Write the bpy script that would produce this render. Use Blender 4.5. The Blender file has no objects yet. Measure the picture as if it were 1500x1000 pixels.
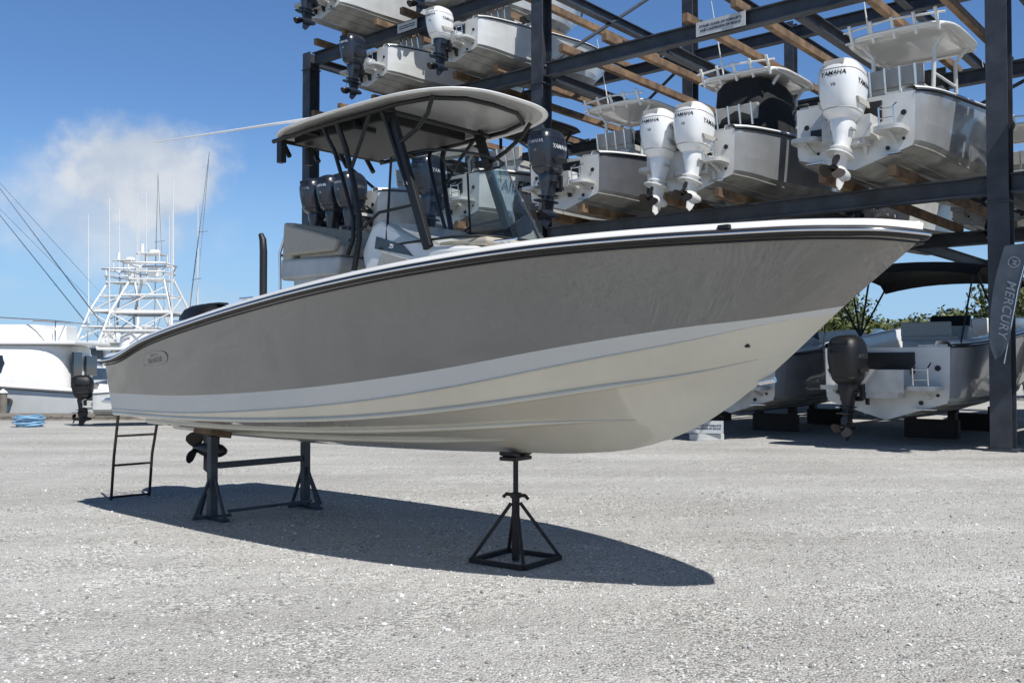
import bpy, bmesh, math, random
import numpy as np
from mathutils import Vector, Matrix
random.seed(7); rng=np.random.default_rng(5)
SC=bpy.context.scene; COL=SC.collection
# ---------------------------------------------------------------- materials
def mat(name,col,rough=.5,metal=0,coat=0,var=.12,scale=6,bump=0,bscale=40,detail=4,dirt=None,bdist=.02,bdet=5):
    m=bpy.data.materials.new(name); m.use_nodes=True; nt=m.node_tree; N=nt.nodes; L=nt.links
    p=N['Principled BSDF']; tc=N.new('ShaderNodeTexCoord')
    n=N.new('ShaderNodeTexNoise'); n.inputs['Scale'].default_value=scale; n.inputs['Detail'].default_value=detail
    L.new(tc.outputs['Object'],n.inputs['Vector'])
    r=N.new('ShaderNodeValToRGB'); r.color_ramp.elements[0].position=.3; r.color_ramp.elements[1].position=.7
    d=[c*(1-var) for c in col] if dirt is None else dirt
    r.color_ramp.elements[0].color=(*d,1); r.color_ramp.elements[1].color=(*[min(1,c*(1+var*.4)) for c in col],1)
    L.new(n.outputs['Fac'],r.inputs['Fac']); L.new(r.outputs['Color'],p.inputs['Base Color'])
    p.inputs['Roughness'].default_value=rough; p.inputs['Metallic'].default_value=metal
    p.inputs['Coat Weight'].default_value=coat; p.inputs['Coat Roughness'].default_value=.03
    if bump:
        n2=N.new('ShaderNodeTexNoise'); n2.inputs['Scale'].default_value=bscale; n2.inputs['Detail'].default_value=bdet
        L.new(tc.outputs['Object'],n2.inputs['Vector'])
        b=N.new('ShaderNodeBump'); b.inputs['Strength'].default_value=bump; b.inputs['Distance'].default_value=bdist
        L.new(n2.outputs['Fac'],b.inputs['Height']); L.new(b.outputs['Normal'],p.inputs['Normal'])
        if coat: L.new(b.outputs['Normal'],p.inputs['Coat Normal'])
    return m
def glassmat(name,col,alpha):
    m=bpy.data.materials.new(name); m.use_nodes=True; nt=m.node_tree; N=nt.nodes; L=nt.links
    N.remove(N['Principled BSDF']); o=N['Material Output']
    t=N.new('ShaderNodeBsdfTransparent'); t.inputs['Color'].default_value=(*col,1)
    g=N.new('ShaderNodeBsdfGlossy'); g.inputs['Roughness'].default_value=.03
    lw=N.new('ShaderNodeLayerWeight'); lw.inputs['Blend'].default_value=.25
    ma=N.new('ShaderNodeMath'); ma.operation='MULTIPLY_ADD'; ma.inputs[1].default_value=.5; ma.inputs[2].default_value=alpha
    L.new(lw.outputs['Fresnel'],ma.inputs[0])
    mx=N.new('ShaderNodeMixShader'); L.new(ma.outputs[0],mx.inputs['Fac']); L.new(t.outputs[0],mx.inputs[1]); L.new(g.outputs[0],mx.inputs[2])
    L.new(mx.outputs[0],o.inputs['Surface']); return m
M={}
M['greyhull']=mat('grey_gelcoat',(.165,.153,.132),.2,0,1.0,.08,.9,.7,.9,2,bdist=.05,bdet=1.5)
M['greyhull'].node_tree.nodes['Principled BSDF'].inputs['Coat IOR'].default_value=1.8
M['band']=mat('pale_grey_gelcoat',(.58,.58,.56),.2,0,.5,.03,2)
M['cream']=mat('cream_gelcoat',(.63,.585,.48),.2,0,.9,.10,1.6,.45,1.1,2,bdist=.04,bdet=1.5)
M['white']=mat('white_gelcoat',(.84,.83,.80),.25,0,.4,.05,3)
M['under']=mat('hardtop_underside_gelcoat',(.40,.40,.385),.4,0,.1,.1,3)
M['offwhite']=mat('weathered_white_gelcoat',(.55,.55,.53),.35,0,.2,.25,3)
M['black']=mat('black_powder_coat',(.007,.007,.007),.5,0,0,.2,8)
M['rubber']=mat('black_rubber',(.012,.012,.013),.5,0,0,.2,8)
M['chrome']=mat('stainless_steel',(.75,.75,.76),.12,1,0,.05,8)
M['tan']=mat('tan_vinyl',(.46,.41,.33),.5,0,0,.08,20,.15,90)
M['vinylgrey']=mat('grey_vinyl',(.45,.43,.39),.5,0,0,.08,20,.15,90)
M['glass']=glassmat('clear_acrylic',(.74,.79,.80),.03)
M['darkglass']=mat('dark_glass',(.02,.025,.03),.06,0,.5,.1,2)
M['steel']=mat('blue_grey_steel',(.046,.053,.066),.5,0,0,.45,2.5,.2,30)
M['standsteel']=mat('painted_stand_steel',(.045,.052,.064),.5,0,0,.4,6,.3,40)
M['blacksteel']=mat('rusty_black_steel',(.014,.012,.012),.6,0,0,.3,8,.3,50,dirt=(.03,.017,.011))
M['bronze']=mat('dark_prop',(.06,.055,.055),.3,1,0,.3,8)
M['cowlblack']=mat('black_cowling',(.005,.0055,.0065),.5,0,.05,.1,3)
M['cowlnavy']=mat('dark_navy_cowling',(.018,.024,.038),.28,0,.4,.15,3)
M['cowlwhite']=mat('white_cowling',(.83,.83,.815),.22,0,.6,.06,3)
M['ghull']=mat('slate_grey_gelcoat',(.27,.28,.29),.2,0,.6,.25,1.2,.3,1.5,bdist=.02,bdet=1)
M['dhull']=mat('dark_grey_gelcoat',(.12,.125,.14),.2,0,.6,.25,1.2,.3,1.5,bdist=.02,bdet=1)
M['whull']=mat('bright_white_gelcoat',(.64,.64,.62),.25,0,.4,.2,1.5)
M['antifoul']=mat('stained_bottom_gelcoat',(.33,.325,.30),.45,0,.1,.5,2)
M['canvas']=mat('black_canvas',(.012,.0125,.014),.85,0,0,.2,10,.4,12)
M['wood']=mat('weathered_timber',(.23,.145,.08),.8,0,0,.5,3,.5,30,dirt=(.09,.06,.04))
M['dockwood']=mat('grey_dock_wood',(.25,.22,.19),.8,0,0,.4,5,.5,30)
M['txtdark']=mat('dark_lettering',(.02,.025,.04),.4)
M['txtwhite']=mat('white_lettering',(.75,.76,.78),.4)
M['txtgrey']=mat('faded_white_lettering',(.36,.39,.42),.6)
M['txtdim']=mat('dim_grey_lettering',(.13,.13,.135),.5)
M['txtsilver']=mat('silver_lettering',(.45,.45,.44),.35,.5)
M['signwhite']=mat('white_sign_face',(.5,.52,.53),.5)
M['flag']=mat('grey_blue_banner',(.15,.17,.19),.8,0,0,.2,4)
M['hose']=mat('blue_hose',(.22,.42,.6),.5)
M['leaf']=mat('mangrove_leaves',(.12,.14,.04),.55,0,0,.5,1.2,dirt=(.04,.06,.016))
M['bark']=mat('bark',(.12,.09,.065),.9,0,0,.4,6,.5,20)
# ---------------------------------------------------------------- mesh builder
class MB:
    def __init__(s): s.v=[];s.f=[];s.m=[];s.s=[]
    def add(s,vs,fs,mi=0,sm=False):
        o=len(s.v); s.v+= [tuple(map(float,p)) for p in vs]
        for f in fs: s.f.append([i+o for i in f]); s.m.append(mi); s.s.append(sm)
    def box(s,c,d,mi=0,R=None,taper=1.0):
        vs=[]
        for z in(-.5,.5):
            k=taper if z>0 else 1
            for y in(-.5,.5):
                for x in(-.5,.5): vs.append(Vector((x*d[0]*k,y*d[1]*k,z*d[2])))
        if R: vs=[R@v for v in vs]
        vs=[v+Vector(c) for v in vs]
        s.add(vs,[(0,2,3,1),(4,5,7,6),(0,1,5,4),(2,6,7,3),(0,4,6,2),(1,3,7,5)],mi)
    def beam(s,a,b,w,h,mi=0,up=(0,0,1)):
        a=Vector(a);b=Vector(b);x=(b-a);l=x.length;x.normalize();u=Vector(up)
        if abs(x.dot(u))>.99:u=Vector((1,0,0))
        y=u.cross(x).normalized();z=x.cross(y)
        R=Matrix((x,y,z)).transposed(); s.box((a+b)/2,(l,w,h),mi,R)
    def ibeam(s,a,b,w,h,t=.03,mi=0,up=(0,0,1)):
        a=Vector(a);b=Vector(b);x=(b-a).normalized();u=Vector(up);y=u.cross(x).normalized();z=x.cross(y)
        s.beam(a+z*(h/2-t/2),b+z*(h/2-t/2),w,t,mi,up); s.beam(a-z*(h/2-t/2),b-z*(h/2-t/2),w,t,mi,up)
        s.beam(a,b,t*.8,h-2*t,mi,up)
    def tube(s,pts,r,n=8,mi=0,closed=False,fl=1.0):
        P=[Vector(p) for p in pts];m=len(P);rs=r if hasattr(r,'__len__') else [r]*m
        T=[]
        for i in range(m):
            if closed: t=P[(i+1)%m]-P[i-1]
            else: t=P[min(i+1,m-1)]-P[max(i-1,0)]
            T.append(t.normalized() if t.length>1e-9 else Vector((0,0,1)))
        nrm=T[0].orthogonal().normalized()
        if abs(T[0].z)<.9: nrm=(Vector((0,0,1))-T[0]*T[0].z).normalized()
        rings=[]
        for i in range(m):
            nrm=(nrm-T[i]*nrm.dot(T[i]));nrm.normalize();bn=T[i].cross(nrm)
            rings.append([P[i]+(nrm*math.cos(2*math.pi*k/n)+bn*math.sin(2*math.pi*k/n)*fl)*rs[i] for k in range(n)])
        s.loft(rings,mi,not closed,True,closed)
    def loft(s,rings,mi=0,cap=True,sm=True,closed=False):
        n=len(rings[0]);vs=[p for r in rings for p in r];fs=[];m=len(rings)
        for i in range(m if closed else m-1):
            for k in range(n):
                a=i*n+k;b=i*n+(k+1)%n;j=(i+1)%m;fs.append((a,b,j*n+(k+1)%n,j*n+k))
        s.add(vs,fs,mi,sm)
        if cap: s.add(rings[0],[tuple(range(n))],mi);s.add(rings[-1],[tuple(range(n))],mi)
    def grid(s,rows,mi=0,sm=True):
        n=len(rows[0]);vs=[p for r in rows for p in r]
        s.add(vs,[(i*n+k,i*n+k+1,(i+1)*n+k+1,(i+1)*n+k) for i in range(len(rows)-1) for k in range(n-1)],mi,sm)
    def prism(s,poly,y0,y1,mi=0,k=1.0):
        n=len(poly)
        A=[(p[0],y0,p[1]) for p in poly];B=[(p[0],y1,p[1]) for p in poly]
        s.add(A+B,[tuple(range(n)),tuple(range(2*n-1,n-1,-1))]+[(i,(i+1)%n,n+(i+1)%n,n+i) for i in range(n)],mi)
def sring(cx,cy,z,hx,hy,n=28,e=3.0):
    o=[]
    for k in range(n):
        a=2*math.pi*k/n;c,sn=math.cos(a),math.sin(a)
        o.append((cx+hx*math.copysign(abs(c)**(2/e),c),cy+hy*math.copysign(abs(sn)**(2/e),sn),z))
    return o
def mk(name,mb,mats,parent=None,bevel=0,loc=None,rot=None,recalc=True,label=None):
    me=bpy.data.meshes.new(name);me.from_pydata(mb.v,[],mb.f)
    for m in mats: me.materials.append(M[m] if isinstance(m,str) else m)
    me.polygons.foreach_set('material_index',mb.m);me.polygons.foreach_set('use_smooth',mb.s);me.update()
    if recalc:
        bm=bmesh.new();bm.from_mesh(me);bmesh.ops.recalc_face_normals(bm,faces=bm.faces);bm.to_mesh(me);bm.free()
    return inst(name,me,parent,bevel,loc,rot,label)
def inst(name,me,parent=None,bevel=0,loc=None,rot=None,label=None,scale=None):
    ob=bpy.data.objects.new(name,me);COL.objects.link(ob)
    if parent: ob.parent=parent
    if loc: ob.location=loc
    if rot: ob.rotation_euler=rot
    if scale: ob.scale=(scale,)*3
    if bevel:
        b=ob.modifiers.new('bevel','BEVEL');b.width=bevel;b.segments=3;b.limit_method='ANGLE';b.angle_limit=.6
    if label: ob['label']=label
    return ob
def thing(name,label,cat,loc=(0,0,0),rz=0,group=None):
    e=bpy.data.objects.new(name,None);e.empty_display_size=.3;COL.objects.link(e);e.location=loc;e.rotation_euler=(0,0,rz)
    e['label']=label;e['category']=cat
    if group:e['group']=group
    return e
def tag(ob,label,cat,group=None):
    ob['label']=label;ob['category']=cat
    if group:ob['group']=group
    return ob
def text_mesh(body,size,shear=0,ext=.003,align='CENTER',spacing=1.0,off=.012):
    c=bpy.data.curves.new('t','FONT');c.body=body;c.size=size;c.extrude=ext;c.align_x=align;c.align_y='CENTER';c.shear=shear;c.space_character=spacing;c.offset=size*off
    o=bpy.data.objects.new('t',c);COL.objects.link(o);bpy.context.view_layer.update()
    me=bpy.data.meshes.new_from_object(o.evaluated_get(bpy.context.evaluated_depsgraph_get()));bpy.data.objects.remove(o);return me
def text(body,size,m,parent,loc,xa,ya,shear=0,name='lettering',spacing=1.0,fn=None,off=.012):
    me=text_mesh(body,size,shear,spacing=spacing,off=off);xa=Vector(xa).normalized();ya=Vector(ya).normalized();za=xa.cross(ya)
    T=Matrix((xa,ya,za)).transposed().to_4x4();T.translation=Vector(loc);me.transform(T)
    if fn:
        for v in me.vertices: v.co=fn(v.co)
    me.materials.clear();me.materials.append(M[m]);me.name=name
    return inst(name,me,parent)
def spl(tab):
    xs=np.array([t[0] for t in tab],float);ys=np.array([t[1] for t in tab],float);g=np.gradient(ys,xs)
    def f(x):
        x=min(max(x,xs[0]),xs[-1]);i=min(int(np.searchsorted(xs,x,side='right'))-1,len(xs)-2);h=xs[i+1]-xs[i];t=(x-xs[i])/h
        return float((2*t**3-3*t*t+1)*ys[i]+(t**3-2*t*t+t)*h*g[i]+(-2*t**3+3*t*t)*ys[i+1]+(t**3-t*t)*h*g[i+1])
    return f
def lin(tab):
    xs=[t[0] for t in tab];ys=[t[1] for t in tab]
    return lambda x: float(np.interp(x,xs,ys))
# ---------------------------------------------------------------- hull generator
class Hull:
    def __init__(s,keel,lines,flare=.05):
        s.kz=spl(keel);s.L=[(5.6,lambda x:0.0,s.kz)]
        for t in lines: s.L.append((t[-1][0],spl([(a,b) for a,b,c in t]),spl([(a,c) for a,b,c in t])))
        s.flare=flare
    def P(s,i,t):
        xe,b,z=s.L[i];x=xe*t;k=t**10
        return np.array([x,max(0,b(x)-b(xe)*k),z(x)+(s.kz(xe)-z(xe))*k])
    def pt(s,i,j,w,t):
        A=s.P(i,t);B=s.P(j,t);p=A*(1-w)+B*w;xa,xb=s.L[i][0],s.L[j][0];xe=xa*(1-w)+xb*w
        E=s.P(i,1)*(1-w)+s.P(j,1)*w;c=np.array([xe,0,s.kz(xe)])-E
        p=p+c*t**6
        if j==len(s.L)-1: p[1]-=s.flare*4*w*(1-w)*math.sin(math.pi*min(1,t))*min(1,max(0,(t-.3)*2))
        p[1]=max(0,p[1]);return p
    def build(s,mb,strips,n=56,pw=1.5):
        ts=sorted(set([1-(1-k/n)**pw for k in range(n+1)]+[.012,.03]))
        for (i,j,m,mi) in strips:
            for sg in(-1,1):
                rows=[]
                for t in ts:
                    r=[]
                    for k in range(m+1):
                        p=s.pt(i,j,k/m,t);r.append((p[0],sg*p[1],p[2]))
                    rows.append(r)
                mb.grid(rows,mi)
        half=[s.P(i,0) for i in range(1,len(s.L))]
        return [(0,0,s.kz(0))]+[(0,p[1],p[2]) for p in half]+[(0,-p[1],p[2]) for p in half[::-1]]
    def sheer(s,n=56,out=0,dz=0,t0=0.0):
        ts=[t0+(1-t0)*(1-(1-k/n)**1.6) for k in range(n+1)]
        a=[s.P(len(s.L)-1,t) for t in ts];o=[]
        for sg in(-1,1):
            l=[]
            for k,p in enumerate(a):
                q=a[min(k+1,n)]-a[max(k-1,0)];ln=math.hypot(q[1],q[0]) or 1
                l.append((p[0]-q[1]/ln*out,sg*(p[1]+q[0]/ln*out),p[2]+dz))
            o.append(l)
        return o[0]+o[1][::-1][1:]
    def cap(s,mb,floor,mi=0,fi=1,w=.22,n=60,t0=0):
        for sg in(-1,1):
            rows=[];fl=[]
            for k in range(n+1):
                t=t0+(1-t0)*(1-(1-k/n)**1.5);x,b,z=s.P(len(s.L)-1,t);f=lambda q:sg*max(0,q)
                zf=min(floor(x),z+.05)
                rows.append([(x,f(b-.0),z),(x,f(b+.006),z+.045),(x,f(b-.008),z+.07),(x,f(b-.05),z+.088),(x,f(b-w),z+.095),(x,f(b-w-.015),z+.06),(x,f(b-w-.03),zf)])
                fl.append([(x,f(b-w-.03),zf),(x,0,zf)])
            mb.grid(rows,mi);mb.grid(fl,fi)
keel=[(0,.797),(1.5,.783),(3,.80),(4.8,.859),(5.5,.897),(6,.966),(6.5,1.148),(7,1.484),(7.5,1.91),(7.97,2.285)]
chine=[(0,1.02,1.05),(1.5,1.05,1.05),(3,1.04,1.09),(4,.98,1.146),(5,.84,1.246),(6,.56,1.395),(6.7,.26,1.515),(7.2,0,1.65)]
knuck=[(0,1.05,1.09),(1.5,1.09,1.10),(3,1.1,1.177),(4,1.06,1.26),(5,.97,1.386),(6,.74,1.568),(6.7,.47,1.704),(7.2,.22,1.817),(7.45,0,1.868)]
brk=[(0,1.08,1.262),(1.5,1.13,1.267),(3,1.14,1.333),(4,1.12,1.409),(5,1.03,1.521),(6,.82,1.678),(6.7,.56,1.783),(7.2,.28,1.848),(7.5,0,1.91)]
sheer=[(0,1.13,1.586),(.25,1.155,1.60),(.5,1.18,1.64),(.75,1.20,1.70),(1,1.22,1.755),(1.5,1.24,1.84),(2,1.25,1.912),(3,1.27,2.035),(4,1.26,2.139),(5,1.20,2.219),(6,1.02,2.281),(7,.66,2.308),(7.6,.36,2.31),(7.85,.18,2.298),(7.97,0,2.285)]
# ---------------------------------------------------------------- outboard motors
CS=[(.53,.09,.07),(.545,.12,.095),(.58,.155,.125),(.66,.185,.145),(.77,.205,.158),(.86,.208,.158),(.925,.192,.148),(.965,.162,.125),(.988,.115,.09),(1.0,.05,.04)]
def ccx(z): return -.01-.02*(z-.6)/.4
motor_cache={}
def outboard(parent,loc,h=2.2,col='cowlblack',writing='YAMAHA',tcol='txtwhite',rz=0,tilt=0,name='outboard_motor',body=None):
    body=body or col;key=(col,writing,body,tcol)
    if key not in motor_cache:
        b=MB()
        b.loft([sring(x,0,z,hx,hy,20,2.6) for z,x,hx,hy in((.56,0,.11,.085),(.50,0,.12,.085),(.43,-.005,.10,.066),(.35,-.01,.085,.048),(.285,-.01,.09,.036),(.262,-.012,.10,.03),(.20,-.01,.085,.018),(.16,0,.07,.026))],0)
        b.loft([sring(-.04,0,z,.18,.078,24,2.2) for z in(.262,.270)],0)
        b.loft([sring(-.02,0,z,.13,.066,24,2.2) for z in(.315,.322)],0)
        b.tube([(.155,0,.14),(.14,0,.14),(.09,0,.14),(0,0,.14),(-.08,0,.14),(-.13,0,.14)],[.004,.02,.038,.045,.041,.03],14,0)
        b.add([(.06,.008,.11),(-.08,.008,.11),(-.09,.004,.02),(-.04,.004,0),(.0,.005,.03),(.06,-.008,.11),(-.08,-.008,.11),(-.09,-.004,.02),(-.04,-.004,0),(.0,-.005,.03)],[(0,1,2,3,4),(9,8,7,6,5),(0,5,6,1),(1,6,7,2),(2,7,8,3),(3,8,9,4),(4,9,5,0)],0)
        for sy in(-1,1):
            b.prism([(.07,.53),(.22,.56),(.25,.545),(.25,.34),(.22,.34),(.19,.42),(.07,.38)],sy*.095-.014,sy*.095+.014,1)
            b.tube([(.02,sy*.088,.47),(-.06,sy*.085,.46)],.012,6,1)
        b.tube([(.14,-.11,.51),(.14,.11,.51)],.026,12,1);b.tube([(.11,-.09,.40),(.11,.09,.40)],.024,12,1)
        b.tube([(.12,.03,.57),(.22,.05,.61),(.29,.06,.56),(.33,.05,.54)],.016,8,2);b.tube([(.12,-.03,.57),(.2,-.05,.60),(.28,-.05,.55)],.012,8,2)
        o=mk('outboard_motor',b,[body,'rubber' if body!='cowlwhite' else 'offwhite','rubber'])
        mb=MB();mb.loft([sring(ccx(z),0,z,hx,hy,36,2.9) for z,hx,hy in CS],0)
        def at(z):
            zs=[s[0] for s in CS];return np.interp(z,zs,[s[1] for s in CS]),np.interp(z,zs,[s[2] for s in CS])
        for zz,mi in((.600,1),(.885,1)):
            hx,hy=at(zz);mb.loft([sring(ccx(zz),0,zz+dz,hx+d,hy+d,36,2.9) for dz,d in((-.004,-.004),(-.003,.003),(.003,.003),(.004,-.004))],mi)
        mb.box((-.17,0,.935),(.10,.15,.035),1);mb.box((.05,0,.997),(.14,.06,.012),1)
        for sy in(-1,1): mb.prism([(-.12,.68),(.10,.70),(.13,.66),(-.08,.64)],sy*.146-.008,sy*.146+.008,1)
        c=mk('cowling',mb,[col,'rubber' if col!='cowlwhite' else 'vinylgrey'])
        p=MB()
        p.tube([(-.13,0,.14),(-.18,0,.14),(-.21,0,.14)],[.03,.026,.008],12,0)
        for k in range(3):
            a=2*math.pi*k/3+.3;R=Matrix.Rotation(a,3,'X');rows=[]
            for r in(.015,.04,.065,.09,.103):
                w={.015:.02,.04:.036,.065:.044,.09:.036,.103:.012}[r]
                rows.append([R@Vector((-.165+u*w*.7,u*w,r))+Vector((0,0,.14)) for u in(-1,-.3,.4,1)])
            p.grid(rows,0)
        pr=mk('propeller',p,['bronze'])
        def faft(v):
            hx,hy=at(v.z);y=max(-hy*.98,min(hy*.98,v.y));return Vector((ccx(v.z)-hx*(1-abs(y/hy)**2.9)**(1/2.9)-.0025,v.y,v.z))
        def fst(sg):
            def f(v):
                hx,hy=at(v.z);x=max(-.98,min(.98,(v.x-ccx(v.z))/hx));return Vector((v.x,sg*(hy*(1-abs(x)**2.9)**(1/2.9)+.0025),v.z))
            return f
        ts=[]
        ts.append(text(writing,.048,tcol,None,(-.2,0,.845),(0,-1,0),(0,0,1),.2,spacing=.95,fn=faft))
        ts.append(text(writing,.062,tcol,None,(0,-.15,.80),(1,0,0),(0,0,1),.2,fn=fst(-1)))
        if col!='cowlblack': ts.append(text('V6',.035,tcol,None,(-.2,0,.76),(0,-1,0),(0,0,1),.2,fn=faft))
        motor_cache[key]=(o.data,c.data,pr.data,[t.data for t in ts])
        for x in[o,c,pr]+ts: bpy.data.objects.remove(x)
    od,cd,pd,tds=motor_cache[key]
    o=inst(name,od,parent,0,loc,(0,tilt,rz),scale=h)
    inst('cowling',cd,o);inst('propeller',pd,o)
    for t in tds: inst('lettering',t,o)
    return o
# ================================================================= MAIN BOAT
BO=(-3.508,10.865,0);BR=math.atan2(-.676,.737)
boat=thing('center_console_boat','grey and cream center console boat with hardtop on steel stands','boat',BO,BR)
H=Hull(keel,[chine,knuck,brk,sheer],.05)
mb=MB();poly=H.build(mb,[(0,1,10,0),(1,2,5,0),(2,3,4,1),(3,4,14,2)],72)
mb.add(poly,[tuple(range(len(poly)))],2)
for fr,t1 in((.33,.80),(.64,.92)):
    for sg in(-1,1):
        pts=[];rs=[]
        for k in range(50):
            t=t1*k/49;p=H.pt(0,1,fr,t);pts.append((p[0],sg*p[1],p[2]-.002));rs.append(.034*min(1,(49-k)/8+.05))
        mb.tube(pts,rs,4,0)
for sg in(-1,1):
    for li,rr in((1,.024),(2,.007)):
        pts=[];rs=[]
        for k in range(60):
            t=.97*k/59;p=H.P(li,t);pts.append((p[0],sg*(p[1]+.003),p[2]));rs.append(rr*min(1,(59-k)/8+.05))
        mb.tube(pts,rs,6,0)
mk('hull',mb,['cream','band','greyhull'],boat,recalc=True)
floor=lin([(0,1.3),(4.0,1.3),(4.6,1.45),(5.3,1.65),(6,1.9),(6.8,2.08),(7.5,2.22),(7.97,2.3)])
mb=MB();H.cap(mb,floor,0,1)
mk('gunwale',mb,['white','offwhite'],boat)
mb=MB();mb.tube(H.sheer(90,.018,.012),.030,8,0,fl=.8);mb.tube(H.sheer(90,.04,.014),.0105,8,1)
mb.tube(H.sheer(90,.004,-.033),.007,6,0)
mk('rub_rail',mb,['rubber','chrome'],boat)
mb=MB()
mb.box((.24,.68,1.44),(.46,.78,.34),0);mb.box((.24,-.68,1.44),(.46,.78,.34),0);mb.box((.32,0,1.36),(.3,.6,.18),0)
mb.box((-.22,-.68,1.17),(.44,.6,.06),0);mb.box((-.22,.68,1.17),(.44,.6,.06),0)
mk('stern_platform',mb,['white'],boat,.03)
mb=MB();mb.box((.82,0,1.58),(.3,1.6,.5),0);mb.box((.82,0,1.82),(.36,1.5,.08),1);mb.box((1.0,0,1.66),(.10,1.5,.34),1)
mk('stern_seat',mb,['offwhite','tan'],boat,.03)
# console
mb=MB()
mb.prism([(3.62,1.3),(3.52,2.30),(3.46,2.52),(3.60,2.74),(3.72,2.78),(4.02,2.64),(4.40,2.50),(4.84,2.46),(5.0,2.3),(5.05,1.4)],-.5,.5,0)
con=mk('console',mb,['white','vinylgrey'],boat,.045)
for a,b in((-.516,-.498),(.498,.516)):
    mb=MB();mb.prism([(3.70,1.75),(3.66,2.33),(3.76,2.50),(4.28,2.36),(4.42,1.75)],a,b,0);mk('side_panel',mb,['vinylgrey'],con,.006)
mb=MB();mb.prism([(3.66,2.53),(3.68,2.63),(4.02,2.53),(4.14,2.43)],-.512,-.50,0)
mk('vent_panel',mb,['darkglass'],con,.003)
text('25',.05,'txtwhite',con,(3.88,-.517,2.53),(1,0,-.2),(.2,0,1),.2)
mb=MB();mb.tube([(3.72,-.52,2.0),(3.72,-.56,2.02),(3.72,-.56,2.28),(3.72,-.52,2.3)],.012,6,0);mk('door_handle',mb,['chrome'],con)
mb=MB();R=Matrix.Rotation(math.radians(-25),3,'Y')
mb.box((3.55,.12,2.62),(.03,.5,.22),0,R);mk('instrument_display',mb,['darkglass'],con,.008)
mb=MB();R=Matrix.Rotation(math.radians(62),3,'Y')
cw=Vector((3.36,.08,2.46))
mb.tube([cw+R@Vector((.19*math.cos(a),.19*math.sin(a),0)) for a in[2*math.pi*k/28 for k in range(28)]],.014,8,0,True)
for k in range(3):
    a=2*math.pi*k/3;mb.tube([cw+R@Vector((0,0,-.03)),cw+R@Vector((.18*math.cos(a),.18*math.sin(a),0))],.01,6,0)
mb.tube([cw,cw+R@Vector((0,0,-.2))+Vector((.05,0,0))],.02,8,0)
mk('steering_wheel',mb,['chrome'],con)
mb=MB();mb.box((4.9,0,2.1),(.30,.84,.62),0);mb.box((5.16,0,1.80),(.32,.78,.12),0);mb.box((4.62,0,2.50),(.56,.86,.07),0)
mk('front_cushion',mb,['tan'],con,.05)
base=[(3.80,-.50),(4.3,-.51),(4.6,-.50),(4.78,-.42),(4.86,-.25),(4.88,0),(4.86,.25),(4.78,.42),(4.6,.5),(4.3,.51),(3.80,.5)]
mb=MB();rows=[]
for w in(0,.25,.5,.75,1):
    rows.append([(x-.46*w*min(1,max(0,(x-3.8)/.9)),y*(1-.1*w),2.55+w*.74) for x,y in base])
mb.grid(rows,0);mk('windshield',mb,['glass'],con)
mb=MB();fr_=[(x,y,2.545) for x,y in base];mb.tube(fr_+[Vector(p) for p in rows[-1][::-1]],.011,6,0,True)
mk('windshield_trim',mb,['rubber'],con)
# hardtop
X0,X1=2.22,4.80
def roofz(x): return 3.68+.03*(x-2.5)/2.4
def roofring(inset,dz,n=72):
    o=[];xc=(X0+X1)/2;hl=(X1-X0)/2
    for k in range(n):
        a=2*math.pi*k/n;c,s_=math.cos(a),math.sin(a);e=2/3.3
        x=xc+(hl-inset)*math.copysign(abs(c)**e,c);hy=.82+.02*(3.7-x)
        y=(hy-inset)*math.copysign(abs(s_)**e,s_)
        o.append((x,y,roofz(x)+dz-.04*abs(y/.83)**2.5-.025*abs((x-xc)/hl)**4))
    return o
mb=MB()
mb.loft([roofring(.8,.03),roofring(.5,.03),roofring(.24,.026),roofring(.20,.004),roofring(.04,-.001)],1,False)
mb.loft([roofring(.04,-.001),roofring(.008,.0),roofring(-.004,.008),roofring(.0,.016),roofring(.03,.024),roofring(.14,.031),roofring(.4,.04),roofring(.8,.044)],0,False)
a=roofring(.8,.03);mb.add(a,[tuple(range(len(a)))],1);a=roofring(.8,.044);mb.add(a,[tuple(range(len(a)))],0)
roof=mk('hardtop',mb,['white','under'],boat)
mb=MB();mb.box((3.1,0,3.65),(1.25,1.0,.10),0);mb.box((3.2,-.44,3.61),(.5,.24,.08),0)
mb.box((2.45,-.62,3.52),(.08,.06,.22),0);mb.box((2.5,-.35,3.50),(.07,.06,.16),0)
mk('electronics_box',mb,['black'],roof,.01)
mb=MB();mb.tube([(3.1,-.2,3.71),(3.1,-.2,3.77)],[.08,.06],16,0);mk('radome',mb,['white'],roof,.01)
for y in(-.5,-.17,.17,.5):
    mb=MB();mb.tube([(2.40,y,3.50),(2.22,y,3.74)],.024,8,0);mk('rod_holder',mb,['black'],roof)
mb=MB()
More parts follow.
